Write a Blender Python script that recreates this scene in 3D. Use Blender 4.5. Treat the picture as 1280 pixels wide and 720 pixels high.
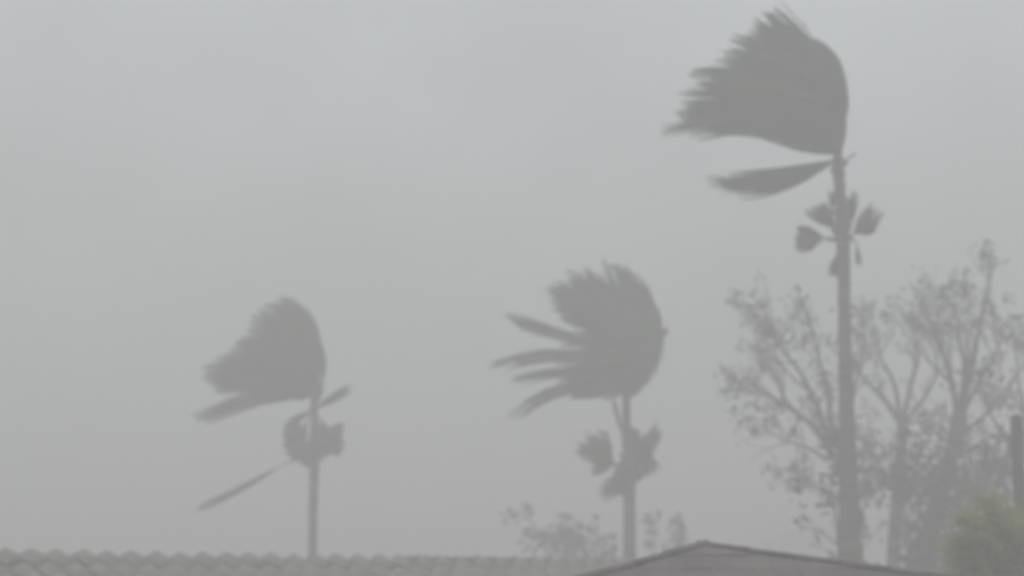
import bpy, bmesh, math, random
from mathutils import Vector, Matrix

random.seed(7)
SC = bpy.context.scene
COL = SC.collection
for o in list(bpy.data.objects):
    bpy.data.objects.remove(o)

# ------------------------------------------------------------------ camera
F = 640.0 / math.tan(math.radians(15.0))       # focal length in photo pixels (1280 wide)
CAM = Vector((0.0, 0.0, 3.2))
PITCH = math.atan((740 - 360) / F)
cd = bpy.data.cameras.new('camera')
cd.sensor_width = 36.0
cd.lens = 18.0 / math.tan(math.radians(15.0))
cd.clip_start, cd.clip_end = 0.1, 6000.0
cd.dof.use_dof = True                           # the lens hunts on the rain close by: all else a little soft
cd.dof.focus_distance = 5.0
cd.dof.aperture_fstop = 3.4
cam = bpy.data.objects.new('camera', cd)
COL.objects.link(cam)
cam.location = CAM
cam.rotation_euler = (math.radians(90) + PITCH, 0, 0)
SC.camera = cam

# ------------------------------------------------------------------ sky (overcast) and sun
SUN_EL, SUN_ROT = math.radians(58), math.radians(200)
HAZE_DENSITY = 0.029
CLOUD = 13.1                                    # zenith brightness of the cloud deck, before the strength of 0.1
w = bpy.data.worlds.new('World')
SC.world = w
w.use_nodes = True
nt = w.node_tree
for n in list(nt.nodes):
    nt.nodes.remove(n)
N = nt.nodes.new
L = nt.links.new
out = N('ShaderNodeOutputWorld')
bg = N('ShaderNodeBackground')
bg.inputs['Strength'].default_value = 0.1
sky = N('ShaderNodeTexSky')
sky.sky_type = 'NISHITA'
sky.sun_disc = False
sky.sun_elevation = SUN_EL
sky.sun_rotation = SUN_ROT
sky.dust_density = 4.0
tc = N('ShaderNodeTexCoord')
sep = N('ShaderNodeSeparateXYZ')
L(tc.outputs['Generated'], sep.inputs[0])
mr = N('ShaderNodeMapRange')                    # overcast sky: (1 + 2 sin elevation) / 3
mr.inputs['From Min'].default_value = 0.0
mr.inputs['From Max'].default_value = 1.0
mr.inputs['To Min'].default_value = CLOUD / 3
mr.inputs['To Max'].default_value = CLOUD
L(sep.outputs['Z'], mr.inputs['Value'])
noi = N('ShaderNodeTexNoise')
noi.inputs['Scale'].default_value = 7.0
noi.inputs['Detail'].default_value = 3.0
L(tc.outputs['Generated'], noi.inputs['Vector'])
nr = N('ShaderNodeMapRange')
nr.inputs['To Min'].default_value = 0.78
nr.inputs['To Max'].default_value = 1.22
L(noi.outputs['Fac'], nr.inputs['Value'])
mul = N('ShaderNodeMath')
mul.operation = 'MULTIPLY'
L(mr.outputs[0], mul.inputs[0])
L(nr.outputs[0], mul.inputs[1])
tint = N('ShaderNodeMix')
tint.data_type = 'RGBA'
tint.blend_type = 'MULTIPLY'
tint.inputs[0].default_value = 1.0
tint.inputs[6].default_value = (0.957, 1.0, 1.025, 1)
L(mul.outputs[0], tint.inputs[7])
mix = N('ShaderNodeMix')
mix.data_type = 'RGBA'
mix.inputs[0].default_value = 0.96              # nearly closed cloud cover
L(sky.outputs[0], mix.inputs[6])
L(tint.outputs[2], mix.inputs[7])
L(mix.outputs[2], bg.inputs['Color'])
L(bg.outputs[0], out.inputs['Surface'])

sd = bpy.data.lights.new('sun', 'SUN')
sd.energy = 0.5
sd.angle = math.radians(40)
sd.color = (1.0, 0.98, 0.95)
sun = bpy.data.objects.new('sun', sd)
COL.objects.link(sun)
sdir = Vector((math.sin(SUN_ROT) * math.cos(SUN_EL), math.cos(SUN_ROT) * math.cos(SUN_EL), math.sin(SUN_EL)))
sun.rotation_euler = sdir.to_track_quat('Z', 'Y').to_euler()
sun.location = (0, 0, 60)

SC.view_settings.view_transform = 'Standard'
SC.view_settings.look = 'None'
SC.view_settings.exposure = 0.0
SC.view_settings.gamma = 1.0
SC.view_settings.use_curve_mapping = False
SC.render.engine = 'CYCLES'
SC.cycles.max_bounces = 10
SC.cycles.volume_bounces = 5
SC.cycles.diffuse_bounces = 3
SC.cycles.use_denoising = True
SC.cycles.use_adaptive_sampling = True
SC.cycles.adaptive_threshold = 0.005

# ------------------------------------------------------------------ helpers
CP, SP = math.cos(PITCH), math.sin(PITCH)


def at(x, y, depth):
    """The place in the world that stands `depth` metres north of the camera along the sight line of a photo pixel."""
    dx, dy = (x - 640) / F, (360 - y) / F
    d = Vector((dx, CP - dy * SP, SP + dy * CP))
    return CAM + d * (depth / d.y)


def px(depth):
    return depth / F                             # metres for one photo pixel at that depth


def mat(name, col, col2=None, scale=6.0, rough=0.9, bump=0.0, bump_scale=20.0, rnd=0.0, stretch=(1, 1, 1), trans=0.0):
    m = bpy.data.materials.new(name)
    m.use_nodes = True
    t = m.node_tree
    p = t.nodes['Principled BSDF']
    p.inputs['Roughness'].default_value = rough
    p.inputs['Specular IOR Level'].default_value = 0.25
    c = t.nodes.new('ShaderNodeTexCoord')
    mp = t.nodes.new('ShaderNodeMapping')
    mp.inputs['Scale'].default_value = stretch
    t.links.new(c.outputs['Object'], mp.inputs[0])
    n = t.nodes.new('ShaderNodeTexNoise')
    n.inputs['Scale'].default_value = scale
    n.inputs['Detail'].default_value = 5
    t.links.new(mp.outputs[0], n.inputs['Vector'])
    r = t.nodes.new('ShaderNodeValToRGB')
    r.color_ramp.elements[0].position = 0.35
    r.color_ramp.elements[1].position = 0.68
    r.color_ramp.elements[0].color = (*col, 1)
    r.color_ramp.elements[1].color = (*(col2 or col), 1)
    t.links.new(n.outputs['Fac'], r.inputs[0])
    src = r.outputs[0]
    if rnd:
        oi = t.nodes.new('ShaderNodeObjectInfo')
        v = t.nodes.new('ShaderNodeMapRange')
        v.inputs['To Min'].default_value = 1 - rnd
        v.inputs['To Max'].default_value = 1 + rnd
        t.links.new(oi.outputs['Random'], v.inputs[0])
        h = t.nodes.new('ShaderNodeHueSaturation')
        t.links.new(v.outputs[0], h.inputs['Value'])
        t.links.new(src, h.inputs['Color'])
        src = h.outputs[0]
    t.links.new(src, p.inputs['Base Color'])
    if bump:
        n2 = t.nodes.new('ShaderNodeTexNoise')
        n2.inputs['Scale'].default_value = bump_scale
        n2.inputs['Detail'].default_value = 4
        t.links.new(mp.outputs[0], n2.inputs['Vector'])
        b = t.nodes.new('ShaderNodeBump')
        b.inputs['Strength'].default_value = bump
        b.inputs['Distance'].default_value = 0.02
        t.links.new(n2.outputs['Fac'], b.inputs['Height'])
        t.links.new(b.outputs[0], p.inputs['Normal'])
    if trans:
        tr = t.nodes.new('ShaderNodeBsdfTranslucent')
        t.links.new(src, tr.inputs['Color'])
        mx = t.nodes.new('ShaderNodeMixShader')
        mx.inputs[0].default_value = trans
        t.links.new(p.outputs[0], mx.inputs[1])
        t.links.new(tr.outputs[0], mx.inputs[2])
        t.links.new(mx.outputs[0], t.nodes['Material Output'].inputs['Surface'])
    return m


M = {
    'ground': mat('wet_grass', (0.035, 0.045, 0.02), (0.07, 0.075, 0.04), 0.6, 0.95, 0.4, 8),
    'frond': mat('palm_frond', (0.022, 0.032, 0.018), (0.045, 0.055, 0.03), 3, 0.7, trans=0.12),
    'stalk': mat('palm_petiole', (0.04, 0.045, 0.025), (0.07, 0.065, 0.04), 5, 0.7),
    'dead': mat('withered_frond', (0.07, 0.055, 0.045), (0.12, 0.10, 0.085), 4, 0.95),
    'trunk': mat('palm_trunk', (0.06, 0.056, 0.052), (0.17, 0.158, 0.147), 2.2, 0.95, 0.6, 14, stretch=(1, 1, 5)),
    'bark': mat('tree_bark', (0.07, 0.062, 0.056), (0.13, 0.115, 0.105), 5, 0.95, 0.5, 20, stretch=(1, 1, 0.3)),
    'leaf': mat('tree_leaf', (0.032, 0.038, 0.026), (0.06, 0.06, 0.045), 2.5, 0.85, trans=0.15),
    'leaf2': mat('shrub_leaf', (0.28, 0.28, 0.115), (0.38, 0.375, 0.17), 2.0, 0.9, trans=0.4),
    'tile': mat('weathered_clay_tile', (0.18, 0.163, 0.158), (0.30, 0.272, 0.264), 2.2, 0.85, 0.3, 30, rnd=0.04),
    'flat_tile': mat('dark_red_tile', (0.125, 0.105, 0.106), (0.165, 0.14, 0.14), 3.5, 0.8, 0.3, 30, rnd=0.07),
    'cap': mat('dark_cap_tile', (0.12, 0.103, 0.102), (0.165, 0.14, 0.139), 4, 0.85, 0.3, 30, rnd=0.12),
    'mortar': mat('mortar', (0.25, 0.24, 0.23), (0.34, 0.33, 0.32), 9, 0.95, 0.4, 40),
    'deck': mat('roof_underlay', (0.12, 0.10, 0.098), (0.16, 0.135, 0.13), 3, 0.95),
    'plaster': mat('painted_plaster', (0.45, 0.43, 0.40), (0.55, 0.53, 0.50), 1.5, 0.9, 0.2, 30),
    'wood': mat('weathered_wood', (0.05, 0.045, 0.042), (0.09, 0.08, 0.075), 3, 0.95, 0.5, 20, stretch=(4, 4, 0.4)),
    'steel': mat('galvanised_steel', (0.25, 0.25, 0.25), (0.32, 0.32, 0.32), 8, 0.5),
    'wire': mat('black_cable', (0.02, 0.02, 0.02), (0.03, 0.03, 0.03), 3, 0.6),
}


class MB:
    """Collects shapes that become one mesh."""

    def __init__(s):
        s.v, s.f = [], []

    def add(s, vs, fs):
        b = len(s.v)
        s.v += [tuple(p) for p in vs]
        s.f += [tuple(i + b for i in f) for f in fs]

    def tube(s, pts, rad, n=7, cap=True):
        pts = [Vector(p) for p in pts]
        k = len(pts)
        t = (pts[1] - pts[0]).normalized()
        a = t.orthogonal().normalized()
        vs, fs = [], []
        for i, p in enumerate(pts):
            t = (pts[min(i + 1, k - 1)] - pts[max(i - 1, 0)])
            t = t.normalized() if t.length > 1e-9 else Vector((0, 0, 1))
            a = a - t * a.dot(t)
            a = a.normalized() if a.length > 1e-6 else t.orthogonal().normalized()
            b = t.cross(a)
            for j in range(n):
                q = 2 * math.pi * j / n
                vs.append(p + (a * math.cos(q) + b * math.sin(q)) * rad[i])
        for i in range(k - 1):
            for j in range(n):
                j2 = (j + 1) % n
                fs.append((i * n + j, i * n + j2, (i + 1) * n + j2, (i + 1) * n + j))
        if cap:
            fs.append(tuple(reversed(range(n))))
            fs.append(tuple(range((k - 1) * n, k * n)))
        s.add(vs, fs)

    def box(s, a, b):
        (x0, y0, z0), (x1, y1, z1) = a, b
        s.add([(x0, y0, z0), (x1, y0, z0), (x1, y1, z0), (x0, y1, z0), (x0, y0, z1), (x1, y0, z1), (x1, y1, z1), (x0, y1, z1)],
              [(3, 2, 1, 0), (4, 5, 6, 7), (0, 1, 5, 4), (1, 2, 6, 5), (2, 3, 7, 6), (3, 0, 4, 7)])

    def mesh(s, name, m, smooth=True):
        me = bpy.data.meshes.new(name)
        me.from_pydata(s.v, [], s.f)
        me.materials.append(M[m])
        if smooth:
            me.polygons.foreach_set('use_smooth', [True] * len(me.polygons))
        me.update()
        return me

    def build(s, name, m, parent=None, smooth=True):
        return link(name, s.mesh(name, m, smooth), parent)


def link(name, me, parent=None):
    o = bpy.data.objects.new(name, me)
    COL.objects.link(o)
    if parent is not None:
        o.parent = parent
        pl = parent
        off = Vector((0, 0, 0))
        while pl is not None:                    # meshes are written in world coordinates: undo the roots' offsets
            off += pl.location
            pl = pl.parent
        o.location = -off if not parent.get('_local') else (0, 0, 0)
    return o


def thing(name, label, cat, loc=(0, 0, 0), group=None, rz=0.0, local=False):
    o = bpy.data.objects.new(name, None)
    COL.objects.link(o)
    o.location = loc
    o.rotation_euler = (0, 0, rz)
    o.empty_display_size = 0.3
    o['label'] = label
    o['category'] = cat
    if group:
        o['group'] = group
    if local:
        o['_local'] = 1
    return o


def bez(p0, p1, p2, n):
    return [p0 * (1 - t) ** 2 + p1 * (2 * t * (1 - t)) + p2 * (t * t) for t in [i / n for i in range(n + 1)]]


def smooth_path(pts, n=4):
    """Catmull-Rom through the points."""
    r = []
    P = [pts[0] + (pts[0] - pts[1])] + list(pts) + [pts[-1] + (pts[-1] - pts[-2])]
    for i in range(1, len(P) - 2):
        for k in range(n):
            t = k / n
            a, b, c, d = P[i - 1], P[i], P[i + 1], P[i + 2]
            r.append(0.5 * ((2 * b) + (c - a) * t + (2 * a - 5 * b + 4 * c - d) * t * t + (3 * b - a - 3 * c + d) * t ** 3))
    r.append(pts[-1])
    return r


# ------------------------------------------------------------------ ground
g = MB()
G = 24
S = 1500.0
for j in range(G + 1):
    for i in range(G + 1):
        g.v.append(((i / G - 0.5) * 2 * S, (j / G - 0.5) * 2 * S + 200, 0.0))
g.f = [(j * (G + 1) + i, j * (G + 1) + i + 1, (j + 1) * (G + 1) + i + 1, (j + 1) * (G + 1) + i) for j in range(G) for i in range(G)]
go = g.build('ground', 'ground', smooth=False)
go['kind'] = 'structure'

# ------------------------------------------------------------------ palms


def blade(mb, H, C, T, w, side, rng, nseg, ragged=0.07, droop=0.0, wide=1.0):
    """A fan leaf combed by the wind: pleated segments that leave one point, spread and stream off together."""
    axis = (T - H).normalized()
    lat = axis.cross(Vector((0, 1, 0)))
    lat = (lat.normalized() if lat.length > 1e-3 else Vector((1, 0, 0)))
    dep = Vector((0, 1, 0))
    ln = (T - H).length
    for i in range(nseg):
        u = (i / (nseg - 1)) * 2 - 1
        phi = u * 1.25
        off = lat * (math.sin(phi) * w) + dep * (math.cos(phi) * w * 0.8 * side)
        short = 1.04 - 0.07 * abs(u) ** 1.5 - rng.uniform(0, ragged)
        tip = H + (T - H) * short + off * rng.uniform(0.85, 1.1) + Vector((0, 0, -droop * ln * rng.uniform(0.3, 1.0)))
        tip += Vector((rng.gauss(0, 0.018), rng.gauss(0, 0.05), rng.gauss(0, 0.018)))
        ctl = H + (C - H) * rng.uniform(0.92, 1.06) + off * 1.05
        n = 6
        P = bez(H, ctl, tip, n)
        sw = (2.9 * w / nseg + 0.010) * wide
        vs, fs = [], []
        for k, p in enumerate(P):
            t = k / n
            tg = (P[min(k + 1, n)] - P[max(k - 1, 0)])
            tg = tg.normalized()
            s = lat * math.cos(phi) - dep * math.sin(phi) * side
            s = s - tg * s.dot(tg)
            s = s.normalized() if s.length > 1e-4 else lat
            nn = tg.cross(s)
            hw = sw * 0.5 * min(1.0, 0.3 + 2.6 * t) * (1 - max(0, (t - 0.8) / 0.2) ** 2 * 0.55)
            vs += [p - s * hw, p + nn * hw * 0.5, p + s * hw]
        for k in range(n):
            a = k * 3
            fs += [(a, a + 1, a + 4, a + 3), (a + 1, a + 2, a + 5, a + 4)]
        mb.add(vs, fs)


def frond(palm, D, B, H, T, w, C=None, dy=0.0, rng=random, dead=False, name=None, nseg=None, droop=0.0, bow=None, wide=1.0, rag=0.07):
    """B, H, T: photo pixels of the stalk's root, of the leaf's heart and of its tip."""
    name = name or ('withered_frond' if dead else 'frond')
    b = at(B[0], B[1], D)
    h = at(H[0], H[1], D + dy * 0.6)
    t = at(T[0], T[1], D + dy)
    c = at(C[0], C[1], D + dy * 0.9) if C else (h + t) / 2
    c2 = c * 2 - (h + t) / 2 if C else c          # C lies on the curve
    c2 = c + (c - (h + t) / 2) * 0.35 if C else c
    mb = MB()
    W = w * px(D)
    nseg = nseg or max(7, int(8 + W * 34))
    blade(mb, h, c2, t, W, 1 if dy >= 0 else -1, rng, nseg, droop=droop, wide=wide, ragged=rag)
    o = mb.build(name, 'dead' if dead else 'frond', palm)
    st = MB()
    mid = (b + h) / 2 + (Vector((bow[0] * px(D), 0, -bow[1] * px(D))) if bow else Vector((0.0, 0, 0)))
    P = bez(b, mid, h, 6)
    st.tube(P, [0.030 - 0.0025 * i for i in range(7)], 5)
    st.build('petiole', 'dead' if dead else 'stalk', o)
    # keep part under the palm: the stalk is a sub-part of its frond
    return o


def palm_trunk(palm, D, pts, rng, rings=0.11):
    """pts: (x, y, width in photo pixels) from the crown down; carried on to the ground."""
    P = [at(x, y, D) for x, y, w in pts]
    R = [w * px(D) / 2 for x, y, w in pts]
    last = P[-1].copy()
    d = (P[-1] - P[-2])
    k = (last.z + 0.1) / max(0.01, -d.z) if d.z < 0 else 0
    foot = last + Vector((d.x * k * 0.4, 0, -(last.z + 0.1)))
    P.append((last + foot) / 2)
    R.append(R[-1] * 1.06)
    P.append(foot)
    R.append(R[-1] * 1.2)
    # even steps with leaf-scar rings
    pts2, rad2 = [], []
    for i in range(len(P) - 1):
        seg = (P[i + 1] - P[i]).length
        n = max(2, int(seg / (rings / 2)))
        for q in range(n):
            t = q / n
            s = t * t * (3 - 2 * t)
            pts2.append(P[i].lerp(P[i + 1], t) + Vector((rng.gauss(0, 0.004), rng.gauss(0, 0.004), 0)))
            rad2.append((R[i] + (R[i + 1] - R[i]) * s) * (1.05 if len(pts2) % 2 else 0.96) * rng.uniform(0.97, 1.03))
    pts2.append(P[-1])
    rad2.append(R[-1])
    mb = MB()
    mb.tube(pts2, rad2, 14)
    return mb.build('trunk', 'trunk', palm)


def boots(palm, D, line, n, rng, r, size):
    """Old leaf bases that stick up round the trunk."""
    for i in range(n):
        t = rng.random()
        x = line[0][0] + (line[1][0] - line[0][0]) * t
        y = line[0][1] + (line[1][1] - line[0][1]) * t
        p = at(x, y, D)
        a = rng.uniform(0, 6.28)
        d = Vector((math.cos(a), math.sin(a), 0))
        mb = MB()
        mb.tube([p + d * r * 0.6, p + d * (r + size * 0.25) + Vector((0, 0, size * 0.5)), p + d * (r + size * 0.45) + Vector((0, 0, size))],
                [0.035, 0.028, 0.010], 5)
        mb.build('leaf_base', 'trunk', palm)


# --- the tall palm
D1 = 30.0
rng = random.Random(11)
p1 = thing('palm_tree', 'tallest fan palm, its big crown blown flat to the left above bare trees', 'palm tree',
           (at(1063, 700, D1).x, D1, 0), 'fan palms bent by the storm')
palm_trunk(p1, D1, [(1046, 180, 12), (1048, 215, 14), (1052, 270, 16), (1054, 300, 17), (1055, 350, 16), (1056, 420, 16.5), (1058, 500, 19),
                    (1060, 580, 22), (1062, 640, 26), (1064, 700, 30)], rng)
B1 = (1046, 196)
F1 = [  # heart, mid, tip, half width
    ((1047, 92), (1010, 55), (963, 13), 8), ((1047, 98), (1002, 62), (948, 20), 10), ((1049, 106), (992, 72), (938, 38), 12),
    ((1050, 112), (985, 80), (917, 52), 12), ((1051, 116), (978, 88), (902, 72), 12), ((1051, 122), (970, 96), (888, 84), 11),
    ((1052, 126), (965, 104), (870, 93), 11), ((1052, 130), (962, 112), (878, 108), 13), ((1052, 136), (958, 120), (852, 122), 10),
    ((1052, 140), (952, 128), (858, 136), 11), ((1051, 146), (945, 138), (846, 146), 10), ((1050, 152), (940, 143), (826, 164), 5),
    ((1048, 158), (945, 148), (862, 168), 9), ((1046, 164), (965, 155), (880, 157), 10), ((1044, 172), (985, 166), (905, 152), 10),
    ((1042, 178), (995, 174), (935, 152), 11), ((1054, 112), (1048, 78), (1010, 48), 7), ((1056, 128), (1054, 95), (1025, 62), 7),
    ((1057, 150), (1056, 115), (1035, 76), 6), ((1054, 150), (1020, 110), (975, 70), 16), ((1054, 160), (1015, 130), (950, 100), 16),
    ((1052, 165), (1005, 145), (935, 125), 15), ((1052, 130), (1010, 85), (968, 45), 13), ((1050, 170), (1030, 135), (1000, 90), 15),
    ((1050, 176), (1020, 155), (970, 140), 13), ((1053, 160), (1046, 125), (1015, 80), 14), ((1052, 150), (990, 120), (915, 100), 14),
    ((1050, 180), (1035, 160), (1005, 130), 13), ((1050, 112), (1015, 68), (968, 22), 10), ((1053, 120), (1032, 80), (988, 40), 9), ((1050, 118), (1012, 78), (958, 32), 12), ((1054, 130), (1040, 95), (1000, 55), 10),
    ((1046, 188), (1008, 184), (955, 166), 6), ((1047, 191), (1028, 188), (985, 178), 5), ((1048, 190), (1040, 180), (1018, 165), 8), ((1050, 182), (1025, 172), (985, 160), 9),
]
for i, (h, c, t, wd) in enumerate(F1):
    frond(p1, D1, B1, h, t, wd * 1.3 + 1, c, dy=rng.uniform(-0.7, 0.7), rng=rng, bow=(7, 0))
frond(p1, D1, (1046, 200), (1040, 202), (880, 229), 10, (965, 236), dy=-0.3, rng=rng, droop=0.0, rag=0.3)
frond(p1, D1, (1046, 200), (1046, 199), (915, 234), 18, (985, 226), dy=-0.1, rng=rng, droop=0.0)
frond(p1, D1, (1046, 202), (1038, 202), (890, 233), 12, (970, 225), dy=0.25, rng=rng, droop=0.0, rag=0.28)
frond(p1, D1, (1048, 206), (1058, 200), (1069, 192), 1.5, None, dy=0.1, rng=rng, name='snapped_frond', droop=0)
frond(p1, D1, (1046, 150), (1014, 62), (1004, 22), 0.6, None, dy=0.2, rng=rng, name='bare_frond', droop=0, wide=0.5, nseg=3)
for B, H, T, wd, dr in [((1050, 302), (1030, 298), (996, 297), 16, 0.05), ((1050, 300), (1037, 284), (1017, 256), 12, 0.0),
                        ((1050, 300), (1042, 285), (1026, 258), 9, 0.0), ((1050, 298), (1022, 298), (1002, 306), 10, 0.0),
                        ((1056, 302), (1067, 293), (1096, 264), 12, 0.0), ((1056, 302), (1068, 291), (1090, 278), 11, 0.0),
                        ((1050, 300), (1041, 272), (1038, 238), 2.2, 0), ((1056, 300), (1066, 278), (1068, 238), 4, 0),
                        ((1056, 300), (1062, 280), (1062, 246), 4, 0), ((1057, 294), (1071, 304), (1074, 334), 3, 0),
                        ((1050, 305), (1046, 318), (1042, 346), 6, 0), ((1052, 310), (1050, 325), (1047, 344), 6, 0)]:
    frond(p1, D1, B, H, T, wd * 1.2, None, dy=rng.uniform(-0.18, 0.18), rng=rng, dead=True, droop=dr, rag=0.15)
boots(p1, D1, ((1047, 205), (1053, 290)), 10, rng, 0.11, 0.16)
boots(p1, D1, ((1060, 560), (1064, 700)), 14, rng, 0.15, 0.16)

# --- the middle palm
D2 = 38.0
rng = random.Random(23)
p2 = thing('palm_tree', 'middle fan palm with round ragged crown streaming in separate fingers', 'palm tree',
           (at(786, 700, D2).x, D2, 0), 'fan palms bent by the storm')
palm_trunk(p2, D2, [(783, 480, 9.5), (783, 520, 10.5), (784, 550, 13), (786, 590, 16), (787, 630, 15), (787, 700, 16)], rng)
B2 = (785, 497)
F2 = [
    ((818, 440), (826, 395), (795, 361), 7), ((822, 430), (822, 390), (785, 352), 8), ((812, 430), (800, 380), (768, 330), 11),
    ((808, 425), (792, 375), (776, 330), 9), ((800, 425), (775, 375), (752, 321), 3), ((803, 430), (775, 385), (738, 345), 12),
    ((800, 432), (762, 380), (722, 338), 12), ((800, 435), (748, 388), (706, 342), 11), ((797, 440), (740, 395), (690, 352), 9),
    ((795, 442), (738, 400), (690, 374), 9), ((795, 440), (745, 405), (702, 388), 10), ((790, 448), (705, 420), (630, 394), 6),
    ((792, 446), (705, 418), (645, 404), 6), ((790, 455), (690, 436), (608, 457), 5), ((792, 456), (700, 440), (635, 452), 6),
    ((790, 466), (710, 462), (641, 476), 4.5), ((788, 480), (700, 482), (638, 521), 5), ((790, 478), (700, 484), (655, 506), 6),
    ((815, 440), (780, 410), (718, 405), 14), ((815, 450), (770, 432), (700, 436), 14), ((812, 462), (765, 450), (695, 462), 13),
    ((806, 474), (755, 470), (690, 480), 10), ((800, 484), (755, 486), (705, 490), 7), ((826, 412), (815, 445), (792, 488), 8),
    ((820, 395), (826, 425), (805, 478), 8), ((812, 385), (808, 425), (796, 480), 12), ((815, 430), (790, 385), (750, 362), 12),
    ((812, 440), (785, 400), (735, 385), 14), ((810, 450), (780, 430), (735, 420), 15), ((800, 420), (785, 450), (770, 486), 14),
    ((795, 410), (775, 445), (750, 484), 14), ((812, 390), (790, 375), (760, 370), 12), ((800, 470), (775, 455), (740, 450), 14),
    ((816, 425), (832, 418), (833, 410), 2), ((802, 480), (762, 489), (712, 493), 6), ((800, 470), (775, 485), (748, 492), 9), ((806, 450), (795, 475), (780, 492), 9),
    ((818, 395), (808, 368), (784, 346), 9), ((800, 410), (745, 365), (712, 350), 13), ((795, 415), (730, 385), (698, 366), 12), ((795, 425), (735, 385), (684, 356), 9), ((795, 430), (735, 395), (686, 368), 8),
]
for i, (h, c, t, wd) in enumerate(F2):
    frond(p2, D2, B2, h, t, wd * 1.25 + 1, c, dy=rng.uniform(-0.8, 0.8), rng=rng, bow=(9, 0), rag=0.14)
for B, H, T, wd, dr in [((786, 592), (768, 578), (722, 552), 14, 0), ((786, 590), (766, 577), (738, 546), 15, 0), ((786, 594), (768, 580), (736, 578), 13, 0), ((786, 592), (797, 585), (823, 532), 8, 0),
                        ((786, 592), (795, 585), (808, 540), 12, 0), ((788, 560), (800, 562), (818, 596), 11, 0), ((788, 560), (796, 552), (822, 560), 14, 0),
                        ((786, 575), (780, 586), (754, 624), 9, 0), ((786, 580), (784, 590), (766, 618), 10, 0), ((785, 558), (777, 540), (766, 498), 2.6, 0),
                        ((785, 560), (778, 545), (770, 512), 2.6, 0), ((787, 575), (790, 565), (792, 535), 8, 0), ((786, 565), (788, 575), (798, 606), 10, 0), ((786, 560), (782, 572), (774, 600), 9, 0)]:
    frond(p2, D2, B, H, T, wd * 1.25, None, dy=rng.uniform(-0.3, 0.3), rng=rng, dead=True, droop=dr, rag=0.25)
boots(p2, D2, ((784, 550), (786, 605)), 8, rng, 0.11, 0.16)

# --- the far palm on the left
D3 = 41.0
rng = random.Random(31)
p3 = thing('palm_tree', 'thin left palm with pointed swept crown and one long snapped frond hanging', 'palm tree',
           (at(391, 700, D3).x, D3, 0), 'fan palms bent by the storm')
palm_trunk(p3, D3, [(392, 480, 9), (393, 520, 10), (394, 550, 12), (393, 580, 12.5), (392, 610, 11.5), (391, 660, 11), (391, 700, 11.5)], rng)
B3 = (393, 508)
F3 = [
    ((393, 440), (382, 400), (352, 371), 9), ((394, 445), (376, 402), (340, 376), 9), ((395, 450), (370, 410), (330, 384), 9),
    ((396, 455), (362, 420), (314, 396), 8), ((396, 458), (352, 428), (308, 412), 9), ((397, 462), (345, 438), (296, 430), 9),
    ((397, 466), (340, 446), (286, 440), 8), ((397, 470), (330, 456), (272, 452), 8), ((397, 474), (322, 462), (254, 463), 7),
    ((397, 477), (325, 470), (256, 474), 6), ((397, 480), (330, 478), (270, 484), 7), ((395, 486), (320, 496), (243, 522), 4.5),
    ((394, 488), (325, 498), (252, 526), 5), ((395, 484), (330, 486), (275, 506), 4), ((398, 462), (392, 415), (372, 381), 7),
    ((402, 470), (398, 435), (386, 396), 5), ((404, 476), (403, 455), (396, 430), 5), ((398, 470), (370, 440), (335, 410), 14),
    ((398, 474), (360, 455), (310, 445), 14), ((397, 480), (355, 470), (300, 470), 13), ((396, 486), (355, 485), (300, 492), 9),
    ((398, 470), (385, 430), (362, 395), 14), ((398, 478), (380, 455), (345, 440), 15), ((396, 486), (380, 475), (345, 470), 13),
    ((394, 490), (372, 488), (335, 488), 9), ((396, 488), (365, 492), (320, 498), 7), ((397, 482), (320, 466), (262, 470), 7), ((397, 486), (385, 488), (365, 490), 9), ((397, 466), (375, 425), (350, 395), 12),
]
for i, (h, c, t, wd) in enumerate(F3):
    frond(p3, D3, B3, h, t, wd * 1.25 + 1, c, dy=rng.uniform(-0.6, 0.6), rng=rng, bow=(7, 0))
frond(p3, D3, (366, 532), (396, 510), (438, 484), 6, None, dy=-0.15, rng=rng, droop=0)
frond(p3, D3, (372, 528), (392, 512), (430, 490), 6, None, dy=0.1, rng=rng, droop=0)
for B, H, T, wd, dr in [((393, 555), (386, 545), (356, 540), 13, 0), ((393, 555), (384, 552), (352, 556), 14, 0), ((393, 552), (400, 545), (432, 548), 15, 0),
                        ((393, 555), (402, 552), (430, 556), 13, 0), ((393, 545), (388, 556), (372, 580), 10, 0), ((393, 545), (392, 560), (386, 586), 10, 0),
                        ((393, 508), (384, 516), (355, 540), 5, 0), ((393, 506), (386, 514), (362, 530), 4, 0), ((393, 550), (390, 548), (380, 575), 13, 0), ((393, 550), (398, 552), (412, 570), 11, 0), ((393, 515), (384, 525), (378, 545), 3, 0), ((393, 520), (402, 525), (408, 550), 7, 0),
                        ((393, 556), (378, 562), (360, 568), 8, 0), ((393, 545), (408, 540), (431, 536), 6, 0)]:
    frond(p3, D3, B, H, T, wd * 1.25, None, dy=rng.uniform(-0.3, 0.3), rng=rng, dead=True, droop=dr, rag=0.2)
frond(p3, D3, (392, 566), (352, 582), (246, 638), 4.5, (310, 607), dy=-0.2, rng=rng, dead=True, name='snapped_frond', droop=0)
boots(p3, D3, ((393, 515), (394, 570)), 8, rng, 0.10, 0.14)

# ------------------------------------------------------------------ storm-stripped trees


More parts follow.
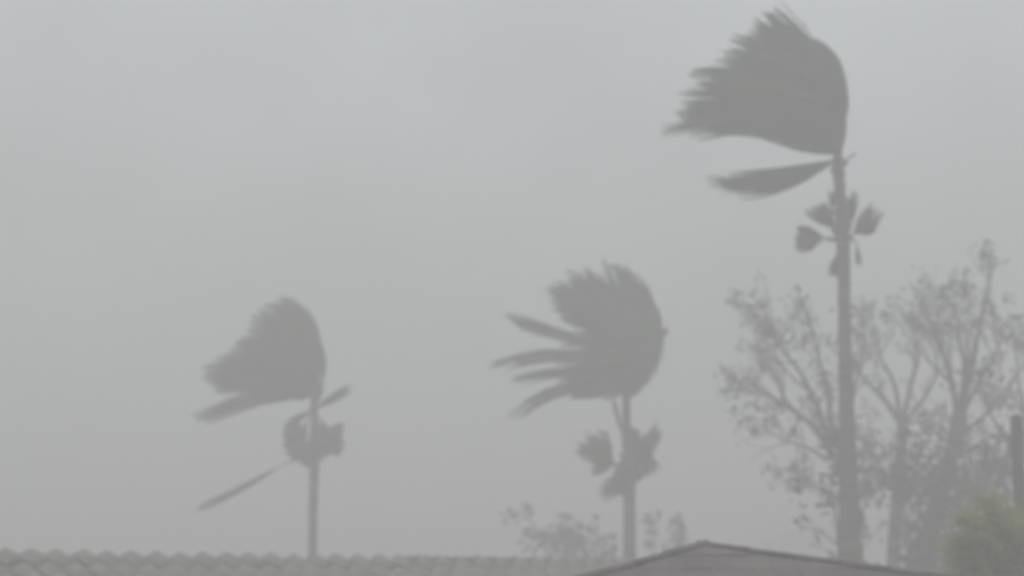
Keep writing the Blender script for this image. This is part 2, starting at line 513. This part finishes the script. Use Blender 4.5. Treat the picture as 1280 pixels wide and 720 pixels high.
def leaf_clump(mb, p, r, n, size, rng, wind=Vector((-0.6, 0.1, 0.05)), narrow=0.5):
    for i in range(n):
        q = p + Vector((rng.gauss(0, r * 0.5), rng.gauss(0, r * 0.5), rng.gauss(0, r * 0.5)))
        d = Vector((rng.uniform(-1, 1), rng.uniform(-1, 1), rng.uniform(-0.9, 0.9))) + wind
        d = d.normalized() if d.length > 1e-3 else Vector((1, 0, 0))
        s = d.cross(Vector((rng.uniform(-1, 1), rng.uniform(-1, 1), rng.uniform(-1, 1))))
        s = s.normalized() if s.length > 1e-3 else d.orthogonal().normalized()
        nn = d.cross(s)
        l = size * rng.uniform(0.6, 1.25)
        hw = l * narrow * 0.5
        mb.add([q, q + d * l * 0.45 + s * hw - nn * hw * 0.4, q + d * l, q + d * l * 0.45 - s * hw - nn * hw * 0.4, q + d * l * 0.5],
               [(0, 1, 4), (1, 2, 4), (2, 3, 4), (3, 0, 4)])


def twigs(wood, leaves, tips, p, d, ln, r, depth, rng, leafy, size, cl):
    """A thin, fairly straight branchlet that forks; a small torn tuft of leaves is left at some of the ends."""
    P = [p]
    q = p.copy()
    dd = d.normalized()
    for k in range(3):
        dd = (dd + Vector((rng.gauss(-0.08, 0.11), rng.gauss(0, 0.12), rng.gauss(0.05, 0.10)))).normalized()
        q = q + dd * ln / 3
        P.append(q.copy())
    wood.tube(P, [r, r * 0.9, r * 0.8, r * 0.65], 4, cap=False)
    if depth > 0:
        for i in ((2, 3) if rng.random() < 0.6 else (1, 2, 3)):
            nd = (dd + Vector((rng.gauss(0, 0.42), rng.gauss(0, 0.45), rng.gauss(0.08, 0.34)))).normalized()
            twigs(wood, leaves, tips, P[i], nd, ln * rng.uniform(0.55, 0.85), max(0.005, r * 0.66), depth - 1, rng, leafy, size, cl)
    elif rng.random() < leafy:
        leaf_clump(leaves, P[-1], cl * rng.uniform(0.6, 1.3), rng.randint(4, 11), size, rng)


def tree(name, label, cat, D, trunk, limbs, rng, leafy=0.75, size=0.15, cl=0.14, tw=0.5, depth=2, every=1, spread=0.7, group=None, leafmat='leaf', extra=()):
    """trunk: photo pixels with widths, top last; limbs: lists of photo pixels (x, y) with start width."""
    base = at(trunk[0][0], trunk[0][1], D)
    t = thing(name, label, cat, (base.x, D, 0), group)
    P = [Vector((base.x, D, -0.1))] + [at(x, y, D) for x, y, wd in trunk]
    R = [trunk[0][2] * px(D) * 0.6] + [wd * px(D) / 2 for x, y, wd in trunk]
    mb = MB()
    pp = smooth_path(P, 3)
    rr = []
    for i in range(len(R) - 1):
        rr += [R[i] + (R[i + 1] - R[i]) * k / 3 for k in range(3)]
    rr.append(R[-1])
    mb.tube(pp, [a * rng.uniform(0.93, 1.07) for a in rr], 9)
    mb.build('trunk', 'bark', t)
    leaves = MB()
    for wd, pts in limbs:
        yy = 0.0
        dy = rng.uniform(-spread, spread) * 0.6
        Q = []
        for i, (x, y) in enumerate(pts):
            Q.append(at(x, y, D + yy))
            yy += dy + rng.gauss(0, 0.08)
        q = smooth_path(Q, 3)
        n = len(q)
        rad = [wd * px(D) / 2 * (1 - 0.72 * i / (n - 1)) for i in range(n)]
        lm = MB()
        lm.tube(q, rad, 6)
        for i in range(2, n, every):
            f = i / (n - 1)
            if rng.random() < 0.4 + 0.5 * f:
                dirn = (q[min(i + 1, n - 1)] - q[i - 1]).normalized()
                nd = dirn * 0.8 + Vector((rng.gauss(0, 0.5), rng.gauss(0, 0.6), rng.gauss(0.15, 0.35)))
                twigs(lm, leaves, None, q[i], nd, tw * rng.uniform(0.6, 1.15), rad[i] * 0.5 + 0.004, depth if f > 0.4 else depth - 1, rng, leafy, size, cl)
        twigs(lm, leaves, None, q[-1], q[-1] - q[-2], tw * 0.7, rad[-1], depth, rng, leafy, size, cl)
        lm.build('branch', 'bark', t)
    for x, y, dd, r, n in extra:
        leaf_clump(leaves, at(x, y, D + dd), r, n, size, rng)
    if leaves.v:
        leaves.build('crown', leafmat, t, smooth=False)
    return t


rng = random.Random(5)
tree('tree', 'sparse tree spreading its bare limbs to the left behind the tallest palm', 'tree', 35.5,
     [(1066, 740, 15), (1062, 640, 13), (1048, 572, 12)],
     [(9, [(1042, 572), (1018, 535), (985, 506), (974, 482), (960, 462)]), (8, [(1040, 560), (1022, 510), (1000, 465), (980, 440), (964, 414)]),
      (8, [(1040, 555), (1036, 500), (1024, 450), (1014, 410)]), (5, [(1036, 575), (1005, 558), (980, 550), (966, 542)]),
      (7, [(1042, 560), (1062, 505), (1076, 455), (1082, 420)]), (4, [(1060, 630), (1028, 614), (1006, 598)]),
      (5, [(1000, 518), (976, 506), (958, 490)]), (5, [(1015, 490), (992, 474), (970, 448)])],
     rng, leafy=0.6, size=0.12, cl=0.15, tw=0.5, depth=2, group='storm-stripped trees',
     extra=[(983, 406, 0, 0.25, 18), (1010, 428, -0.2, 0.3, 22), (1025, 450, 0, 0.3, 16), (970, 440, 0.2, 0.3, 14), (960, 388, 0, 0.15, 8), (940, 470, 0, 0.2, 10), (968, 510, 0.1, 0.18, 12), (1005, 450, 0.3, 0.25, 10), (1048, 555, -0.4, 0.35, 26)])
rng = random.Random(6)
tree('tree', 'forked grey tree between the tallest palm and its bigger neighbour', 'tree', 39.0,
     [(1116, 740, 18), (1120, 650, 16), (1126, 570, 14), (1128, 528, 13)],
     [(9, [(1128, 532), (1108, 503), (1088, 482), (1072, 462)]), (7, [(1126, 530), (1118, 480), (1102, 450), (1093, 425)]),
      (8, [(1128, 530), (1140, 475), (1148, 445), (1140, 415)]), (7, [(1130, 530), (1155, 498), (1172, 462), (1164, 430)]),
      (4, [(1122, 620), (1100, 585), (1085, 560)]), (4, [(1124, 600), (1148, 575), (1160, 550)])],
     rng, leafy=0.42, size=0.12, cl=0.15, tw=0.5, depth=2, group='storm-stripped trees',
     extra=[(1108, 478, 0.2, 0.2, 8), (1090, 590, 0.3, 0.3, 26), (1070, 600, 0.3, 0.3, 22), (1085, 612, 0, 0.25, 20)])
rng = random.Random(9)
tree('tree', 'tallest of the sparse trees, its topmost leafy shoot near the right edge', 'tree', 35.0,
     [(1148, 740, 26), (1164, 670, 22), (1182, 600, 18), (1196, 545, 22), (1200, 515, 20)],
     [(9, [(1198, 520), (1188, 470), (1174, 432), (1163, 400)]), (9, [(1200, 515), (1206, 465), (1202, 435), (1196, 405)]),
      (8, [(1202, 515), (1216, 455), (1226, 400), (1232, 375), (1238, 350)]), (7, [(1204, 515), (1228, 470), (1246, 440), (1256, 408)]),
      (7, [(1200, 545), (1235, 515), (1262, 480), (1285, 445)]), (5, [(1190, 570), (1215, 560), (1245, 545), (1275, 540)]),
      (5, [(1215, 455), (1206, 415), (1212, 385)]), (5, [(1190, 480), (1160, 450), (1140, 425)]), (5, [(1182, 600), (1195, 570), (1225, 580)])],
     rng, leafy=0.5, size=0.12, cl=0.15, tw=0.5, depth=2, group='storm-stripped trees',
     extra=[(1225, 395, 0.2, 0.25, 20), (1213, 403, -0.2, 0.25, 20), (1199, 366, 0, 0.22, 16), (1241, 316, 0, 0.1, 10), (1239, 332, 0, 0.1, 8), (1211, 341, 0, 0.12, 10),
            (1195, 520, -0.3, 0.35, 40), (1200, 545, -0.3, 0.35, 30), (1155, 378, 0, 0.15, 10), (1260, 372, 0, 0.15, 10), (1248, 418, 0, 0.15, 10)])
rng = random.Random(14)
tree('tree', 'leafy leaning tree low at the right edge above the green bush', 'tree', 32.0,
     [(1310, 740, 22), (1300, 660, 18), (1285, 610, 16)],
     [(8, [(1285, 612), (1262, 590), (1235, 575), (1210, 590)]), (7, [(1285, 608), (1268, 560), (1245, 530), (1230, 500)]), (7, [(1288, 600), (1285, 540), (1275, 490), (1270, 440)]),
      (6, [(1290, 640), (1255, 620), (1225, 612), (1205, 615)])],
     rng, leafy=0.7, size=0.12, cl=0.15, tw=0.45, depth=2, group='storm-stripped trees',
     extra=[(1250, 578, 0, 0.4, 40), (1238, 600, 0.2, 0.3, 34), (1268, 562, 0, 0.3, 26), (1215, 605, 0, 0.25, 20)])


def shrub(label, D, stems, rng, clumps, size=0.15, leafmat='leaf', leafy=0.8, group='shrubs behind the roofs', tw=0.45, depth=1, name='shrub'):
    base = at(stems[0][0][0], stems[0][0][1], D)
    t = thing(name, label, 'shrub', (base.x, D, 0), group)
    leaves = MB()
    for pts in stems:
        yy = rng.uniform(-0.3, 0.3)
        foot = at(pts[0][0], pts[0][1], D)
        Q = [Vector((base.x + (foot.x - base.x) * 0.6, D, -0.05))] + [at(x, y, D + yy * (i + 1) * 0.5) for i, (x, y) in enumerate(pts)]
        q = smooth_path(Q, 3)
        n = len(q)
        mb = MB()
        rad = [0.035 * (1 - 0.75 * i / (n - 1)) for i in range(n)]
        mb.tube(q, rad, 5)
        for i in range(3, n):
            if rng.random() < 0.7:
                twigs(mb, leaves, None, q[i], Vector((rng.gauss(0, 0.7), rng.gauss(0, 0.6), rng.uniform(0, 0.8))), tw * rng.uniform(0.5, 1.1), rad[i] * 0.6, depth, rng, leafy, size, 0.13)
        mb.build('stem', 'bark', t)
    for x, y, dd, r, n in clumps:
        leaf_clump(leaves, at(x, y, D + dd), r, n, size, rng)
    leaves.build('crown', leafmat, t, smooth=False)
    return t


rng = random.Random(41)
shrub('thicket of leafy stems crowding round the forked grey tree trunk', 34.0,
      [[(1145, 720), (1135, 660), (1128, 610)], [(1150, 720), (1162, 650), (1165, 600)], [(1075, 720), (1068, 640), (1072, 570)], [(1180, 720), (1190, 660), (1205, 620)]],
      rng, [(1075, 575, 0, 0.45, 50), (1090, 600, 0, 0.3, 30), (1145, 640, 0, 0.4, 60), (1150, 680, 0, 0.5, 70), (1135, 610, 0, 0.35, 30), (1068, 640, 0, 0.2, 24), (1190, 650, 0, 0.4, 50),
            (1080, 545, 0.2, 0.4, 30), (1165, 600, 0, 0.3, 22), (1140, 700, 0, 0.4, 60), (1175, 690, 0, 0.4, 50), (1070, 690, 0.1, 0.15, 16)])
rng = random.Random(47)
shrub('dense undergrowth filling the space under the tallest sparse tree', 33.5,
      [[(1185, 720), (1180, 650), (1172, 590)], [(1215, 720), (1222, 640), (1228, 580)], [(1250, 720), (1252, 640), (1262, 580)], [(1205, 720), (1200, 640), (1195, 590)], [(1165, 720), (1150, 640), (1142, 590)]],
      rng, [(rng.uniform(1130, 1275), rng.uniform(545, 715), rng.uniform(-0.8, 0.8), 0.4, 40) for _ in range(64)], size=0.14)
rng = random.Random(48)
shrub('leafy undergrowth hanging over the pale oval gap beside the tallest trunk', 34.5,
      [[(1076, 730), (1074, 690), (1074, 610)], [(1074, 730), (1078, 640), (1092, 595)]],
      rng, [(1078, 600, 0, 0.4, 40), (1068, 565, 0, 0.4, 40), (1095, 570, 0, 0.4, 30), (1110, 610, 0, 0.35, 30), (1098, 590, 0.3, 0.4, 30), (1106, 550, 0.3, 0.35, 14), (1100, 716, 0, 0.1, 12)], size=0.14)
rng = random.Random(42)
shrub('small leafy sprigs clinging against the left side of the tallest trunk', 31.5,
      [[(1052, 720), (1046, 660), (1040, 600)], [(1050, 720), (1044, 640), (1030, 620)]],
      rng, [(1042, 605, 0, 0.2, 24), (1036, 630, 0, 0.2, 24), (1044, 575, 0, 0.2, 20), (1046, 545, 0, 0.25, 26)])
rng = random.Random(43)
shrub('faint twiggy shrub left of the middle palm above the roof', 45.0,
      [[(690, 720), (680, 682), (663, 648)], [(700, 720), (690, 685), (676, 660)], [(705, 720), (708, 675), (710, 648)], [(715, 720), (728, 688), (740, 672)], [(700, 720), (718, 675), (727, 650)]],
      rng, [(672, 678, 0, 0.3, 34), (700, 668, 0, 0.35, 46), (718, 668, 0, 0.35, 46), (660, 637, 0, 0.15, 10), (745, 690, 0, 0.4, 60), (725, 690, 0, 0.4, 50), (765, 690, 0, 0.35, 40), (695, 690, 0, 0.4, 36)], leafy=0.45, tw=0.35, size=0.2)
rng = random.Random(44)
shrub('slender leafy sapling close right of the middle palm trunk', 46.0,
      [[(820, 720), (816, 680), (811, 645)]], rng, [(812, 648, 0, 0.16, 30), (816, 664, 0, 0.16, 26), (818, 682, 0, 0.16, 20)], leafy=0.4, tw=0.2)
rng = random.Random(45)
shrub('small round-topped bush at the peak of the nearer roof', 45.0,
      [[(852, 720), (850, 685), (847, 655)]], rng, [(847, 652, 0, 0.18, 44), (854, 670, 0, 0.18, 40), (842, 684, 0, 0.3, 50)], leafy=0.4, tw=0.2)
rng = random.Random(46)
shrub('very faint far shrub seen through the haze above the nearer roof', 95.0,
      [[(1010, 730), (1008, 695), (1000, 668)], [(1020, 730), (1025, 690), (1030, 660)], [(985, 730), (975, 695), (965, 680)]],
      rng, [(1005, 675, 0, 0.8, 90), (980, 682, 0, 0.7, 70), (1030, 668, 0, 0.8, 80), (955, 690, 0, 0.6, 50), (1050, 675, 0, 0.8, 80)], size=0.2, tw=0.9)

# the green shrub with long drooping leaves
rng = random.Random(51)
DB = 20.5
bx = at(1245, 740, DB)
bush = thing('bush', 'yellow-green bush of long drooping leaves in the lower right corner', 'bush', (bx.x, DB, 0))
leaves = MB()
for i in range(84):
    heart = at(rng.uniform(1225, 1320), rng.uniform(690, 780), DB + rng.uniform(-0.6, 0.6))
    x1 = rng.uniform(1181, 1300)
    y1 = 630 + ((x1 - 1243) / 60) ** 2 * 62 + (rng.random() ** 1.6) * 100 + rng.uniform(-6, 6)
    tip = at(x1, y1, heart.y + rng.uniform(-0.3, 0.3))
    mid = (heart + tip) / 2 + Vector((0.05, 0, rng.uniform(0.10, 0.22)))
    q = bez(heart, mid, tip, 12)
    mb = MB()
    if i < 14:                                   # the main stems reach down to the ground
        foot = Vector((bx.x + rng.uniform(-0.25, 0.25), DB, -0.05))
        mb.tube([foot, foot.lerp(heart, 0.5) + Vector((0.03, 0, 0)), heart], [0.03, 0.024, 0.016], 5)
    mb.tube(q, [0.014 - 0.0009 * k for k in range(13)], 4)
    mb.build('stem', 'bark', bush)
    for k in range(44):
        f = rng.uniform(0.2, 1.0)
        p = q[min(12, int(f * 12))].lerp(q[min(12, int(f * 12) + 1)], rng.random())
        ax = (q[min(12, int(f * 12) + 1)] - q[max(0, int(f * 12) - 1)]).normalized()
        d = (ax * 0.9 + Vector((rng.gauss(-0.1, 0.4), rng.gauss(0, 0.45), rng.gauss(-0.12, 0.4)))).normalized()
        ln = rng.uniform(0.14, 0.32)
        P = bez(p, p + d * ln * 0.6 + Vector((0, 0, 0.02)), p + d * ln + Vector((-0.03, 0, -0.06)), 4)
        sd_ = d.cross(Vector((rng.gauss(0, 0.5), rng.gauss(0, 0.5), 1))).normalized()
        vs, fs = [], []
        for m_, q_ in enumerate(P):
            hw = 0.018 * math.sin(math.pi * (0.12 + 0.86 * m_ / 4))
            vs += [q_ - sd_ * hw, q_ + Vector((0, 0, -hw * 0.4)), q_ + sd_ * hw]
        for m_ in range(4):
            a = m_ * 3
            fs += [(a, a + 1, a + 4, a + 3), (a + 1, a + 2, a + 5, a + 4)]
        leaves.add(vs, fs)
leaves.build('crown', 'leaf2', bush)

# ------------------------------------------------------------------ post at the right edge
DPOST = 24.0
pb = at(1279.5, 740, DPOST)
post = thing('wooden_post', 'dark upright wooden post cut by the right edge of the picture', 'post', (pb.x, DPOST, 0))
ztop = at(1280, 524, DPOST).z
mb = MB()
nn = 16
mb.tube([Vector((pb.x + 0.004 * math.sin(i * 1.7), DPOST, -0.1 + (ztop + 0.1) * i / nn)) for i in range(nn + 1)], [0.088 - 0.0009 * i for i in range(nn + 1)], 12)
mb.build('shaft', 'wood', post)
mb = MB()
mb.tube([Vector((pb.x, DPOST, ztop - 0.01)), Vector((pb.x, DPOST, ztop + 0.03)), Vector((pb.x, DPOST, ztop + 0.06))], [0.082, 0.07, 0.03], 12)
mb.build('cap', 'wood', post)

# ------------------------------------------------------------------ house with barrel tiles (left)


def half_round(r0, r1, ln, thick, n=7, up=1, wave=0.0):
    """Half-round tile along +y, from y=0 (low end, radius r0) to y=ln (radius r1)."""
    mb = MB()
    vs = []
    for y, r in ((0, r0), (ln, r1)):
        for rr in (r, r - thick):
            for j in range(n):
                a = math.pi * j / (n - 1)
                if wave:
                    x = r * (2 * j / (n - 1) - 1)
                    vs.append((x, y, wave * 0.5 * (1 + math.cos(math.pi * x / r)) - (r - rr)))
                    continue
                vs.append((-math.cos(a) * rr, y, math.sin(a) * rr * up))
    fs = []
    for j in range(n - 1):
        fs += [(j, j + 1, 2 * n + j + 1, 2 * n + j), (n + j + 1, n + j, 3 * n + j, 3 * n + j + 1), (j + 1, j, n + j, n + j + 1), (2 * n + j, 2 * n + j + 1, 3 * n + j + 1, 3 * n + j)]
    fs += [(0, 2 * n, 3 * n, n), (n - 1, 2 * n - 1, 4 * n - 1, 3 * n - 1)]
    mb.add(vs, fs)
    return mb


rng = random.Random(61)
RZ = 3.60
R0 = at(-90, 690, 21.55)
R1 = at(858, 690, 28.5)
R0.z = R1.z = RZ
ridge = R1 - R0
RL = ridge.length
yaw = math.atan2(ridge.y, ridge.x)
house = thing('house', 'low house whose grey barrel-tiled roof runs along the bottom behind the nearer roof', 'house', (R0.x, R0.y, 0), 'tiled houses in front of the palms', yaw, local=True)
PIT = math.radians(18)
SLOPE = 4.2
ey, ez = -math.cos(PIT) * SLOPE, RZ - math.sin(PIT) * SLOPE
mb = MB()                                       # roof deck: two pitches with thickness
for s in (1, -1):
    mb.add([(-0.25, 0, RZ - 0.06), (RL + 0.1, 0, RZ - 0.06), (RL + 0.1, s * ey, ez - 0.06), (-0.25, s * ey, ez - 0.06),
            (-0.25, 0, RZ - 0.16), (RL + 0.1, 0, RZ - 0.16), (RL + 0.1, s * ey, ez - 0.16), (-0.25, s * ey, ez - 0.16)],
           [(0, 1, 2, 3), (7, 6, 5, 4), (3, 2, 6, 7), (0, 3, 7, 4), (1, 5, 6, 2)])
roof = mb.build('roof', 'deck', house, smooth=False)
roof['_local'] = 1
roof.location = (0, 0, 0)
mb = MB()
mb.box((0.1, ey + 0.5, -0.05), (RL - 0.3, -ey - 0.5, ez + 0.0))
wl = mb.build('wall', 'plaster', house, smooth=False)
cover = half_round(0.150, 0.148, 0.46, 0.004, 11, 1, 0.062).mesh('tile_cover', 'tile')
pan = half_round(0.125, 0.122, 0.46, 0.004, 6, -0.16).mesh('tile_pan', 'tile')
capm = half_round(0.092, 0.080, 0.42, 0.014).mesh('tile_ridge', 'cap')
TW, COURSE = 0.32, 0.42
ncol = int(RL / TW)
rest = MB()


def place(me, loc, rot, parent, name='tile'):
    o = bpy.data.objects.new(name, me)
    COL.objects.link(o)
    o.parent = parent
    o.location = loc
    o.rotation_euler = rot
    return o


nrow = int(SLOPE / COURSE)
for c in range(ncol + 1):
    X = c * TW - 0.05
    for r in range(nrow):
        sdist = COURSE * (r + 1) - rng.uniform(-0.012, 0.012)
        top = r == 0
        jx, jz, jr = rng.gauss(0, 0.006), rng.gauss(0, 0.004), rng.gauss(0, 0.012)
        yc, zc = -math.cos(PIT) * sdist, RZ - math.sin(PIT) * sdist
        for kind, dx, dz, tilt in ((cover, 0.0, 0.014, 0.003), (pan, TW / 2, 0.022, 0.003)):
            lift = rng.uniform(0, 0.02) if top and kind is cover else 0
            loc = (X + dx + jx, yc, zc + dz + jz + lift)
            rot = (PIT - tilt, rng.gauss(0, 0.03), jr)
            if r < 4:
                place(kind, loc, rot, roof)
            else:
                mtx = Matrix.Translation(loc) @ Matrix.Rotation(rot[0], 4, 'X')
                rest.add([mtx @ v.co for v in kind.vertices], [tuple(p.vertices) for p in kind.polygons])
o = rest.build('lower_tiles', 'tile', roof)
o['kind'] = 'stuff'
o.location = (0, 0, 0)
# mortar along the ridge, and ridge caps over the right part of it
mb = MB()
mb.tube([(-0.2 + RL * i / 30, 0.03 + rng.gauss(0, 0.006), RZ - 0.035 + rng.gauss(0, 0.006)) for i in range(31)], [0.055] * 31, 8)
mo = mb.build('ridge_mortar', 'mortar', roof)
mo.location = (0, 0, 0)
xcap = (at(462, 690, 26.0) - R0).dot(ridge.normalized())
k = 0
while xcap + k * 0.36 < RL:
    place(capm, (xcap + k * 0.36 + 0.42, 0.0 + rng.gauss(0, 0.006), RZ - 0.018 + rng.gauss(0, 0.004)), (rng.gauss(0, 0.008), 0, math.radians(90) + rng.gauss(0, 0.01)), roof, 'ridge_tile')
    k += 1

# ------------------------------------------------------------------ nearer house with hip roof (bottom centre)
rng = random.Random(71)
DN = 14.0
apex = at(878, 681, DN)
near = thing('house', 'nearer house whose dark reddish hip roof peaks left of the tallest palm', 'house', (apex.x, apex.y, 0), 'tiled houses in front of the palms', 0, local=True)
AZ = apex.z
DROP, RUN = 0.95, 2.6
XL, XR = -3.5, 6.3
EZ = AZ - DROP
BACK = 7.0
mb = MB()
th = 0.03
V = [(0, 0, AZ - th), (XL, -RUN, EZ - th), (XR, -RUN, EZ - th), (0, BACK, AZ - th), (XL, BACK + RUN, EZ - th), (XR, BACK + RUN, EZ - th)]
V2 = [(x, y, z - 0.1) for x, y, z in V]
mb.add(V + V2, [(0, 1, 2), (0, 3, 4, 1), (0, 2, 5, 3), (3, 5, 4), (8, 7, 6), (7, 10, 9, 6), (9, 11, 8, 6), (10, 11, 9),
                (1, 7, 8, 2), (2, 8, 11, 5), (5, 11, 10, 4), (4, 10, 7, 1)])
nroof = mb.build('roof', 'deck', near, smooth=False)
nroof['_local'] = 1
nroof.location = (0, 0, 0)
mb = MB()
mb.box((XL + 0.5, -RUN + 0.5, -0.05), (XR - 0.5, BACK + RUN - 0.5, EZ + 0.02))
mb.build('wall', 'plaster', near, smooth=False)
SL = math.hypot(DROP, RUN)
ux = Vector((1, 0, 0))
uv = Vector((0, -RUN / SL, -DROP / SL))           # down the slope
un = ux.cross(uv).normalized()
if un.z < 0:
    un = -un


def clip(poly, fn):
    r = []
    for i in range(len(poly)):
        a, b = poly[i], poly[(i + 1) % len(poly)]
        fa, fb = fn(a), fn(b)
        if fa >= 0:
            r.append(a)
        if fa * fb < 0:
            t = fa / (fa - fb)
            r.append((a[0] + (b[0] - a[0]) * t, a[1] + (b[1] - a[1]) * t))
    return r


TWN, EXP = 0.30, 0.27
rest = MB()
A = Vector((0, 0, AZ))
for row in range(int(SL / EXP) + 1):
    v0 = row * EXP
    for c in range(-14, 24):
        u0 = c * TWN + (row % 2) * TWN / 2
        quad = [(u0 + 0.0015, v0 - 0.05), (u0 + TWN - 0.0015, v0 - 0.05), (u0 + TWN - 0.0015, v0 + EXP), (u0 + 0.0015, v0 + EXP)]
        quad = clip(quad, lambda p: p[1] * XR / SL - p[0])
        quad = clip(quad, lambda p: p[0] - p[1] * XL / SL) if len(quad) > 2 else []
        quad = clip(quad, lambda p: SL + 0.04 - p[1]) if len(quad) > 2 else []
        if len(quad) < 3:
            continue
        j = rng.gauss(0, 0.003)

        def pt(p, h):
            lift = 0.004 + 0.002 * (p[1] - v0 + 0.05) / (EXP + 0.05) + j
            return A + ux * p[0] + uv * p[1] + un * (lift + h)
        n = len(quad)
        vs = [pt(p, 0.0) for p in quad] + [pt(p, -0.003) for p in quad]
        fs = [tuple(range(n)), tuple(reversed(range(n, 2 * n)))] + [(i, (i + 1) % n, n + (i + 1) % n, n + i) for i in range(n)]
        if row < 4:
            t = MB()
            t.add(vs, fs)
            o = t.build('tile', 'flat_tile', nroof, smooth=False)
            o.location = (0, 0, 0)
        else:
            rest.add(vs, fs)
o = rest.build('lower_tiles', 'flat_tile', nroof, smooth=False)
o['kind'] = 'stuff'
o.location = (0, 0, 0)
hipm = half_round(0.060, 0.057, 0.40, 0.008, 9, 0.55).mesh('tile_hip', 'cap')
for corner in (Vector((XR, -RUN, EZ)), Vector((XL, -RUN, EZ))):
    d = (A - corner).normalized()
    Ltot = (A - corner).length
    k = 0
    while k * 0.34 + 0.34 < Ltot:
        p = A - d * (0.36 + k * 0.34)
        q = d.to_track_quat('Y', 'Z')
        o = place(hipm, p + Vector((0, 0, -0.006 + rng.gauss(0, 0.002))), (0, 0, 0), nroof, 'hip_tile')
        o.rotation_euler = q.to_euler()
        k += 1
ap = half_round(0.08, 0.08, 0.34, 0.010, 9, 0.6).mesh('tile_apex', 'cap')
place(ap, (0, -0.04, AZ - 0.045), (0, 0, 0), nroof, 'ridge_tile')

# ------------------------------------------------------------------ rain haze
mb = MB()
mb.box((-1700, -1400, -1.0), (1700, 1800, 13.4))
hz = bpy.data.meshes.new('haze')
hz.from_pydata(mb.v, [], mb.f)
hm = bpy.data.materials.new('rain_haze')
hm.use_nodes = True
t = hm.node_tree
for n in list(t.nodes):
    t.nodes.remove(n)
mo = t.nodes.new('ShaderNodeOutputMaterial')
pv = t.nodes.new('ShaderNodeVolumePrincipled')
pv.inputs['Color'].default_value = (0.888, 0.876, 0.868, 1)
pv.inputs['Density'].default_value = HAZE_DENSITY
pv.inputs['Density Attribute'].default_value = ''
pv.inputs['Anisotropy'].default_value = 0.0
t.links.new(pv.outputs[0], mo.inputs['Volume'])
try:
    hm.cycles.homogeneous_volume = True
except Exception:
    pass
hz.materials.append(hm)
ho = bpy.data.objects.new('haze', hz)
COL.objects.link(ho)
ho['kind'] = 'stuff'
ho['label'] = 'grey driving rain haze that veils everything'
ho['category'] = 'haze'

for o in bpy.data.objects:
    if '_local' in o:
        del o['_local']
